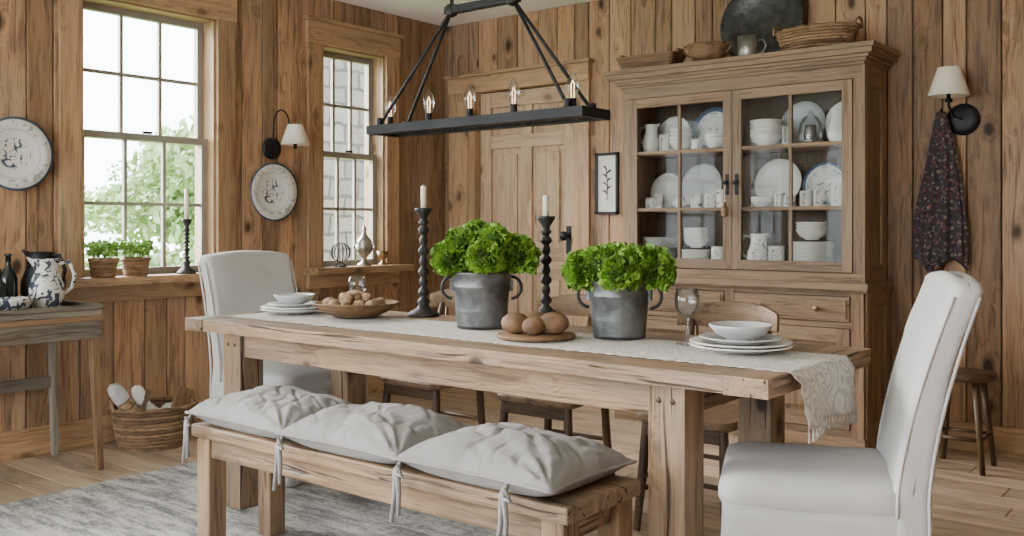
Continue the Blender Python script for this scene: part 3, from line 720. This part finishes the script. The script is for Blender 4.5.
# ------------------------------------------------------------ table-top objects
def bucket(x,y,r,h,rot,seed,hs=1.0):
    mb=MB()
    mb.lathe([(0,.006),(r*.80,.004),(r*.82,0),(r*.83,.012),(r*.86,h*.3),(r*.865,h*.31),(r*.862,h*.33),(r*.93,h*.72),(r*.945,h*.73),(r*.945,h*.76),(r*.94,h*.77),(r*.985,h*.96),(r*1.02,h*.97),(r*1.03,h),(r*.99,h+.003),(r*.96,h*.95),(r*.8,.012),(0,.01)],GALV,48)
    for s in (-1,1):
        mb.box(s*r*.98-.006,s*r*.98+.006,-.022,.022,h*.66,h*.86,GALV)
        pts=[(s*(r*.98+.04*math.sin(a)),.0,h*.52+.085*(1-math.cos(a))*.5) for a in [pi*k/12 for k in range(13)]]
        mb.tube(pts,.006,IRON,8)
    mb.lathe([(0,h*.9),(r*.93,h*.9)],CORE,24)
    random.seed(seed)
    heads=[(0,0,.085,.08),(-r*1.05,-.02,.055,.075),(r*1.1,-.01,.055,.08),(.02,-r*.85,.04,.068),(-.02,r*.9,.065,.078),(r*.5,-r*.5,.115,.058),(-r*.6,-r*.4,.105,.06),(-r*.2,.1*r,.14,.055)]
    for (cx,cy,cz,rr) in heads:
        cz=h+cz*hs
        cx+=U(-.012,.012);cz+=U(-.01,.015)
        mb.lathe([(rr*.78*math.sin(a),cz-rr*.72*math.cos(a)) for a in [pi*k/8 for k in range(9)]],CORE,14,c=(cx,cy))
        c=Vector((cx,cy,cz))
        n=int(380*(rr/.08)**2); vs=[];fs=[]
        for i in range(n):
            zz=1-1.75*(i+.5)/n; ph=i*2.39996; q=math.sqrt(max(0,1-zz*zz)); d=Vector((q*math.cos(ph),q*math.sin(ph),zz))
            bump=1+.22*noise.noise(d*3.5+c*30)
            tt=d.orthogonal().normalized(); tt.rotate(Matrix.Rotation(U(0,2*pi),3,d)); bb=d.cross(tt)
            p=c+d*rr*.80*bump; L=rr*U(.22,.40); W=rr*U(.13,.19); dirv=(d+tt*U(.1,.8)).normalized()
            k=len(vs); NU=4
            for a in range(3):
                for b in range(NU+1):
                    v=b/NU*2-1; u=a/2
                    ww=W*(.45+.75*u)
                    o=dirv*(L*u*(1-.18*v*v))+bb*(ww*v)+tt*(-.35*L*u*u)+tt*(.18*rr*.5*u*math.sin(v*6+i))
                    vs.append(p+o)
            for a in range(2):
                for b in range(NU):
                    q0=k+a*(NU+1)+b; fs.append((q0,q0+1,q0+NU+2,q0+NU+1))
        mb.add(vs,fs,LEAF,True)
    mb.obj('galvanised_bucket_of_greenery',loc=(x,y,TR),rot=(0,0,rot),recalc=False)
bucket(-2.41,2.83,.118,.215,.65,3); bucket(-1.81,2.88,.112,.20,.4,11,.5)
random.seed(21)
def candlestick(x,y,z,h,r,ch,mat=IRON,name='iron_candlestick'):
    mb=MB()
    P=[(0,0),(r,0),(r,.008),(r*.85,.02),(r*.45,.035),(r*.3,.05),(r*.42,.065),(r*.25,.08)]
    n=7; z0=.085; z1=h-.075
    for i in range(n):
        a=z0+(z1-z0)*i/n; b=z0+(z1-z0)*(i+1)/n; w=r*(.26 if i%2 else .34)
        P+=[(r*.17,a),(w,a+(b-a)*.3),(w,a+(b-a)*.6),(r*.18,b-.003)]
    P+=[(r*.2,z1),(r*.35,z1+.012),(r*.22,z1+.022),(r*.25,z1+.035),(r*.52,h-.012),(r*.55,h),(r*.35,h),(.0,h-.006)]
    mb.lathe(P,mat,28)
    mb.lathe([(0,h-.006),(.013,h-.006),(.0125,h+ch-.004),(.008,h+ch),(0,h+ch-.002)],WAX,16)
    mb.tube([(0,0,h+ch-.003),(.001,0,h+ch+.008)],.001,BLK,5)
    mb.obj(name,loc=(x,y,z))
candlestick(-2.945,3.06,TT,.48,.072,.10); candlestick(-2.275,3.07,TT,.44,.068,.085)
mb=MB(); mb.lathe([(0,.004),(.09,0),(.1,.006),(.155,.03),(.186,.058),(.19,.062),(.18,.064),(.145,.036),(.09,.014),(0,.012)],BOWLW,44)
for i in range(24):
    a=i*2.4; q=.135*math.sqrt((i%15)/15) if i<15 else .075*((i-14)/9); zc=.042+.012*(q/.1) if i<15 else .085
    rr=U(.024,.033); cx,cy=q*math.cos(a),q*math.sin(a)
    M=T(cx,cy,zc)@RZ(U(0,360))@RX(U(-25,25))
    mb.lathe([(rr*math.sin(t)*(1+.10*math.sin(3*t)),-rr*.85*math.cos(t)) for t in [pi*k/8 for k in range(9)]],BREAD,16,M=M,sx=1.2)
mb.obj('bowl_of_bread_rolls',loc=(-3.11,2.81,TR))
mb=MB(); mb.lathe([(0,0),(.135,0),(.14,.004),(.14,.012),(.135,.015),(0,.015)],BOWLW,44)
for (cx,cy,rr) in ((-.07,-.02,.042),(.0,-.055,.036),(.065,-.01,.044),(-.01,.045,.042)):
    M=T(cx,cy,.015+rr*.86)@RZ(U(0,360))@RX(U(-20,20))
    mb.lathe([(0,-rr*.86),(rr*.5,-rr*.78),(rr*.9,-rr*.4),(rr,0),(rr*.92,rr*.4),(rr*.6,rr*.75),(rr*.25,rr*.88),(.002,rr*.9)],NUT,20,M=M,sx=1.25)
mb.obj('board_of_potatoes',loc=(-2.03,2.68,TR),rot=(0,0,.5))
def setting(x,y,r):
    plates(x,y,TR,r,2,CER,'plate_stack',.011); plates(x,y,TR+.0245,r*.8,1,GCER)
    bowl(x,y,TR+.0345,r*.62,.05,GCER,'soup_bowl')
setting(-1.31,2.80,.16); setting(-3.47,2.76,.15)
def goblet(x,y,z,h=.18,s=1):
    mb=MB(); mb.lathe([(0,.003),(.032*s,0),(.033*s,.003),(.01*s,.008),(.004,.015),(.004,h*.4),(.009,h*.44),(.005,h*.47),(.02*s,h*.52),(.036*s,h*.65),(.038*s,h*.8),(.034*s,h),(.0325*s,h),(.036*s,h*.8),(.034*s,h*.66),(.018*s,h*.54),(0,h*.51)],GOB,32)
    mb.obj('wine_goblet',loc=(x,y,z))
goblet(-1.52,2.84,TR,.185,1.1); goblet(-3.28,2.97,TT,.17,1.1)
# ------------------------------------------------------------ chandelier
mb=MB(); X0,X1,Y0,Y1,Z=-2.95,-1.86,2.72,2.90,1.60
mb.box(X0,X1,Y0,Y0+.028,Z-.018,Z+.018,BLK); mb.box(X0,X1,Y1-.028,Y1,Z-.018,Z+.018,BLK)
for a in (X0,X1-.028): mb.box(a,a+.028,Y0+.028,Y1-.028,Z-.018,Z+.018,BLK)
mb.box(X0+.028,X1-.028,2.795,2.825,Z-.012,Z+.01,BLK)
for k in range(1,9):
    x=X0+(X1-X0)*k/9; mb.box(x-.01,x+.01,Y0+.028,Y1-.028,Z-.01,Z+.008,BLK)
tb=2.06; tx0,tx1=-2.55,-2.24
mb.box(tx0-.03,tx1+.03,2.795,2.825,tb-.015,tb+.015,BLK)
for (tx,ex) in ((tx0,X0+.07),(tx1,X1-.07)):
    for yk in (Y0+.014,Y1-.014):
        mb.tube([(tx,2.81,tb),(ex,yk,Z+.02)],.007,BLK,8)
        mb.lathe([(0,0),(.015,0),(.015,.03),(.0,.035)],BLK,12,M=T(ex,yk,Z+.015))
    mb.lathe([(0,-.03),(.022,-.02),(.022,.02),(0,.03)],BLK,12,M=T(tx,2.81,tb))
    mb.tube([(tx,2.81,tb),(tx,2.81,ZC-.001)],.008,BLK,8)
mb.box(tx0-.08,tx1+.08,2.77,2.85,ZC-.03,ZC-.0005,BLK)
for bx in (-2.90,-2.676,-2.455,-2.234,-1.963):
    mb.lathe([(0,0),(.028,0),(.03,.006),(.015,.01),(.013,.045),(.015,.05),(0,.05)],BLK,20,M=T(bx,2.81,Z+.01))
    mb.lathe([(.011,.048),(.02,.07),(.024,.09),(.02,.115),(.009,.138),(0,.15)],GOB,20,M=T(bx,2.81,Z+.01))
    mb.tube([(bx-.006,2.81,Z+.06),(bx-.007,2.81,Z+.11),(bx,2.81,Z+.125),(bx+.007,2.81,Z+.11),(bx+.006,2.81,Z+.06)],.0013,FIL,5)
mb.obj('iron_chandelier',bevel=.002,bseg=1)
# ------------------------------------------------------------ wall decor
def wallplate_left(y,z,r):
    mb=MB(); mb.lathe([(0,0),(.12*r/.19,0),(.13*r/.19,.01),(r,.028),(r,.034),(r*.68,.02),(r*.6,.012),(0,.011)],FLORAL,56)
    mb.obj('floral_wall_plate',loc=(XL+.001,y,z),rot=(0,math.radians(90),0))
wallplate_left(2.22,1.57,.19); wallplate_left(3.835,1.42,.19)
def shade(mb,c,rt,rb,h):
    mb.lathe([(rt,h/2),(rb,-h/2),(rb-.003,-h/2),(rt-.003,h/2),(rt,h/2)],SHD,32,M=T(*c))
mb=MB(); mb.lathe([(0,0),(.07,0),(.07,.012),(.045,.02),(0,.024)],BLK,32,M=T(XL+.001,3.83,1.70)@RY(90))
mb.tube([(XL+.02,3.83,1.70)]+[(XL+.05,3.83+.045-.06*math.cos(a),1.86+.09*math.sin(a)) for a in [pi*k/12 for k in range(13)]]+[(XL+.12,3.93,1.80)],.0055,BLK,8)
mb.tube([(XL+.12,3.93,1.80),(XL+.12,3.93,1.70)],.012,BLK,10)
shade(mb,(XL+.12,3.93,1.79),.05,.095,.13); mb.tube([(XL+.12,3.885,1.84),(XL+.12,3.975,1.84)],.002,BLK,5)
mb.obj('wall_sconce')
mb=MB(); sx=-1.285
mb.lathe([(0,0),(.085,0),(.085,.014),(.05,.022),(0,.026)],BLK,32,M=T(sx,YB-.001,1.77)@RX(90))
mb.tube([(sx,YB-.02,1.77),(sx-.02,YB-.1,1.78),(sx-.04,YB-.14,1.83),(sx-.04,YB-.14,1.92)],.006,BLK,8)
mb.lathe([(0,0),(.02,.003),(.018,.02),(.011,.025),(.011,.06),(0,.06)],BLK,14,M=T(sx-.04,YB-.14,1.85))
shade(mb,(sx-.04,YB-.14,1.96),.055,.105,.15); mb.tube([(sx-.09,YB-.14,2.01),(sx+.01,YB-.14,2.01)],.002,BLK,5)
mb.obj('wall_sconce')
mb=MB()
mb.tube([(-1.385,YB,1.80),(-1.385,YB-.05,1.80),(-1.385,YB-.055,1.83)],.006,BLK,8)
rings=[]
for i in range(34):
    t=i/33; w=.02+.115*min(1,t*1.4)**.8; d=.018+.03*t**.6
    ring=[]
    for k in range(80):
        a=2*pi*k/80; f=1+.5*math.sin(a*9+t*1.2)*min(1,t*3)
        x=math.cos(a)
        zb=.88*t*(1-.10*abs(math.sin(x*2.2+.6))*t)
        ring.append((-1.385+w*x*(1+.06*math.sin(a*9+1))+.006*math.sin(t*6), YB-.055+ d*math.sin(a)*f*.8, 1.815-zb))
    rings.append(ring)
mb.loft(rings,SCARF); mb.obj('hanging_scarf')
mb=MB(); px0,px1,pz0,pz1=-3.635,-3.45,1.28,1.70
for b in ((px0,px0+.018,pz0,pz1),(px1-.018,px1,pz0,pz1),(px0,px1,pz0,pz0+.018),(px0,px1,pz1-.018,pz1)): mb.box(b[0],b[1],YB-.022,YB,b[2],b[3],BLK)
mb.box(px0+.01,px1-.01,YB-.01,YB-.001,pz0+.01,pz1-.01,PAPER)
pc=((px0+px1)/2,YB-.012,pz0+.1)
mb.tube([pc,(pc[0]+.005,pc[1],pz0+.2),(pc[0]-.01,pc[1],pz0+.32)],.0025,IRON,5)
for k in range(7):
    zz=pz0+.14+k*.028; s=1 if k%2 else -1; mb.tube([(pc[0],pc[1],zz),(pc[0]+s*.02,pc[1],zz+.02),(pc[0]+s*.035,pc[1],zz+.02)],[.002,.006,.002],IRON,6)
mb.obj('framed_print')
# ------------------------------------------------------------ window sills
SZ=.9205
def herbpot(x,y,z,r,h,seed):
    random.seed(seed); mb=MB()
    mb.lathe([(0,.002),(r*.78,0),(r*.8,.005),(r*.95,h*.8),(r*1.03,h*.82),(r*1.03,h),(r*.95,h),(r*.9,h*.85),(0,h*.85)],BOWLW,28)
    for j in range(5): mb.lathe([(r*(.82+.035*j),h*(.12+.15*j)-.003),(r*(.85+.035*j),h*(.12+.15*j)),(r*(.83+.035*j),h*(.12+.15*j)+.003)],WICK,28)
    for i in range(46):
        a=U(0,2*pi); q=r*.8*math.sqrt(R()); tip=Vector((math.cos(a)*(q+U(0,.03)),math.sin(a)*(q+U(0,.05)),h+U(.03,.085))); b=Vector((math.cos(a)*q*.6,math.sin(a)*q*.6,h*.85))
        mb.tube([b,b.lerp(tip,.5)+Vector((0,0,.01)),tip],.0013,LEAF2,4)
        for k in range(9): foliage(mb,tip+Vector((U(-.014,.014),U(-.016,.016),U(-.02,.012))),(.014,.014,.01),2,.014,LEAF2)
    mb.obj('potted_herb',loc=(x,y,z),recalc=False)
herbpot(-4.975,2.66,SZ,.078,.105,5); herbpot(-4.975,2.85,SZ,.078,.105,8)
candlestick(-4.975,3.17,SZ,.32,.055,.18)
mb=MB(); 
mb.lathe([(0,0),(.04,0),(.04,.006),(0,.008)],IRON,20)
for k in range(7):
    a=pi*k/7; mb.tube([(.065*math.cos(t)*math.cos(a),.065*math.cos(t)*math.sin(a),.1+.065*math.sin(t)) for t in [2*pi*j/24 for j in range(24)]],.0028,IRON,5,closed=True)
for k in range(4):
    a=2*pi*k/4; mb.tube([(0,0,.035),(.03*math.cos(a),.03*math.sin(a),.02),(.05*math.cos(a),.05*math.sin(a),.0)],.004,IRON,6)
mb.obj('wire_orb_ornament',loc=(-4.97,4.35,SZ))
mb=MB(); mb.lathe([(0,0),(.05,0),(.05,.012),(.025,.025),(.014,.045),(.02,.06),(.055,.1),(.062,.14),(.05,.165),(.054,.175),(.04,.19),(.02,.215),(.012,.24),(.018,.255),(.006,.28),(0,.31)],PEW,32)
for s in (-1,1): mb.tube([(0,s*.055,.155),(0,s*.09,.17),(0,s*.095,.13),(0,s*.06,.1)],.005,PEW,8)
mb.obj('pewter_urn',loc=(-4.975,4.57,SZ))
mb=MB(); mb.lathe([(0,0),(.035,0),(.03,.01),(.012,.02),(.012,.04),(.035,.06),(.045,.1),(.042,.1),(.03,.065),(0,.055)],BRASS,24); mb.obj('small_goblet_cup',loc=(-4.975,4.75,SZ))
# ------------------------------------------------------------ side table
mb=MB(); a0,a1,b0,b1,zt=-4.99,-4.50,1.55,2.40,.79
for k in range(3): w=(a1-a0)/3; mb.box(a0+k*w+.001,a0+(k+1)*w-.001,b0,b1,zt-.03,zt,WORN,axis=1)
mb.box(a1-.025,a1,b0,b1,zt-.14,zt-.03,WORN,axis=1); mb.box(a0,a0+.025,b0,b1,zt-.14,zt-.03,WORN,axis=1)
for y in (b0,b1-.025): mb.box(a0+.025,a1-.025,y,y+.025,zt-.14,zt-.03,WORN,axis=0)
mb.box(a1-.02,a1+.01,b0-.01,b1+.01,zt,zt+.025,WORN,axis=1); mb.box(a0,a1,b1-.015,b1+.012,zt,zt+.025,WORN,axis=0)
mb.box(a1,a1+.012,b0-.01,b1+.01,zt-.055,zt-.03,BOWLW,axis=1)
for (x,sx) in ((a0+.03,0),(a1-.035,.03)):
    for (y,sy) in ((b0+.03,-.03),(b1-.03,.02)):
        v=.022; vs=[(x-v,y-v,zt-.04),(x+v,y-v,zt-.04),(x+v,y+v,zt-.04),(x-v,y+v,zt-.04)]
        u=.016; X_,Y_=x+sx,y+sy; vs+=[(X_-u,Y_-u,0),(X_+u,Y_-u,0),(X_+u,Y_+u,0),(X_-u,Y_+u,0)]
        mb.add(vs,[(0,1,2,3),(4,7,6,5),(0,4,5,1),(1,5,6,2),(2,6,7,3),(3,7,4,0)],BOWLW if sx else WORN,axis=2)
mb.box(a0+.02,a0+.045,b0+.03,b1-.03,.36,.42,WORN,axis=1)
mb.obj('rustic_side_table',loc=(0,0,.001),bevel=.004)
zt+=.003
pitcher(-4.65,2.20,zt,1.3,BWPAT,60,'blue_and_white_jug')
pitcher(-4.86,2.265,zt,1.45,BLK,30,'black_jug')
def bottle(x,y,z,h,r):
    mb=MB(); mb.lathe([(0,0),(r*.95,0),(r,.008),(r,h*.55),(r*.8,h*.65),(r*.33,h*.76),(r*.3,h*.96),(r*.38,h*.965),(r*.38,h),(0,h)],BOT,28); mb.obj('dark_glass_bottle',loc=(x,y,z))
bottle(-4.86,2.11,zt,.27,.042); bottle(-4.92,2.0,zt,.24,.042); bottle(-4.76,2.02,zt,.2,.042)
bowl(-4.61,2.03,zt,.085,.07,BWPAT,'patterned_bowl'); bowl(-4.61,1.82,zt,.08,.06,CER)
# ------------------------------------------------------------ floor basket
def ex(mb):
    # draped cloth
    def cf(u,v):
        a=u*2*pi; r=.165*v; x,y=r*math.cos(a),r*.85*math.sin(a)
        return (x,y,.175+.05*noise.noise(Vector((x*14,y*14,2)))+.035*(1-v)+.012*math.sin(a*5)*v)
    mb.grid(cf,48,12,BUNDLE)
    for (x,y,t1,t2,L,r,mt) in ((-.04,.0,-34,8,.34,.04,BUNDLE),(.02,.03,-26,14,.30,.035,PAPER),(.0,-.06,-42,-6,.30,.036,BREAD)):
        M=T(x,y,.08)@RY(t1)@RX(t2)
        prof=[(0,0),(r*.7,.01)]+[(r*(1+.08*math.sin(k*1.7)),L*(.08+.8*k/10)) for k in range(11)]+[(r*.75,L*.95),(0,L)]
        mb.lathe(prof,mt,18,M=M)
        for q in (.35,.65): mb.lathe([(r*1.07,L*q-.004),(r*1.12,L*q),(r*1.07,L*q+.004)],WICK,16,M=M)
    M=T(.09,0,.04)@RZ(25)@RY(20); mb.box(-.05,.05,-.012,.012,0,.27,BOWLW,M=M)
    M=T(-.1,0,.05)@RZ(80)@RX(15); mb.box(-.05,.05,-.012,.012,0,.26,DRK,M=M)
wicker('wicker_log_basket',(-4.77,2.84,.001),.215,.165,.21,12,.85,True,.006,ex,1.2)
# ------------------------------------------------------------ stool
mb=MB(); mb.lathe([(0,.44),(.15,.44),(.16,.45),(.16,.468),(.15,.475),(0,.475)],DRK,32)
for k in range(4):
    a=pi/4+k*pi/2; mb.tube([(.11*math.cos(a),.11*math.sin(a),.44),(.17*math.cos(a),.17*math.sin(a),0)],[.018,.014],DRK,10)
for k in range(4):
    a=pi/4+k*pi/2; b=a+pi/2; mb.tube([(.15*math.cos(a),.15*math.sin(a),.16),(.15*math.cos(b),.15*math.sin(b),.16)],.009,DRK,8)
mb.obj('wooden_stool',loc=(-1.20,5.1,.001))
# ------------------------------------------------------------ light
w=bpy.data.worlds.new('overcast_sky'); bpy.context.scene.world=w; w.use_nodes=True
bg=w.node_tree.nodes['Background']; bg.inputs[0].default_value=(.88,.945,1,1); bg.inputs[1].default_value=13.5
l=bpy.data.lights.new('sun','SUN'); l.energy=34.0; l.angle=.7; l.color=(1,.97,.93)
o=bpy.data.objects.new('sun',l); bpy.context.scene.collection.objects.link(o)
o.rotation_euler=Vector((.85,.2,-.40)).to_track_quat('-Z','Y').to_euler()
# ------------------------------------------------------------ camera
cd=bpy.data.cameras.new('camera'); co=bpy.data.objects.new('camera',cd); bpy.context.scene.collection.objects.link(co)
cd.sensor_fit='HORIZONTAL'; cd.sensor_width=36; cd.lens=950/1024*36; cd.shift_y=-.041; cd.clip_end=200
co.location=(0,0,1.2); co.rotation_euler=(math.radians(90),0,math.radians(38.59))
bpy.context.scene.camera=co
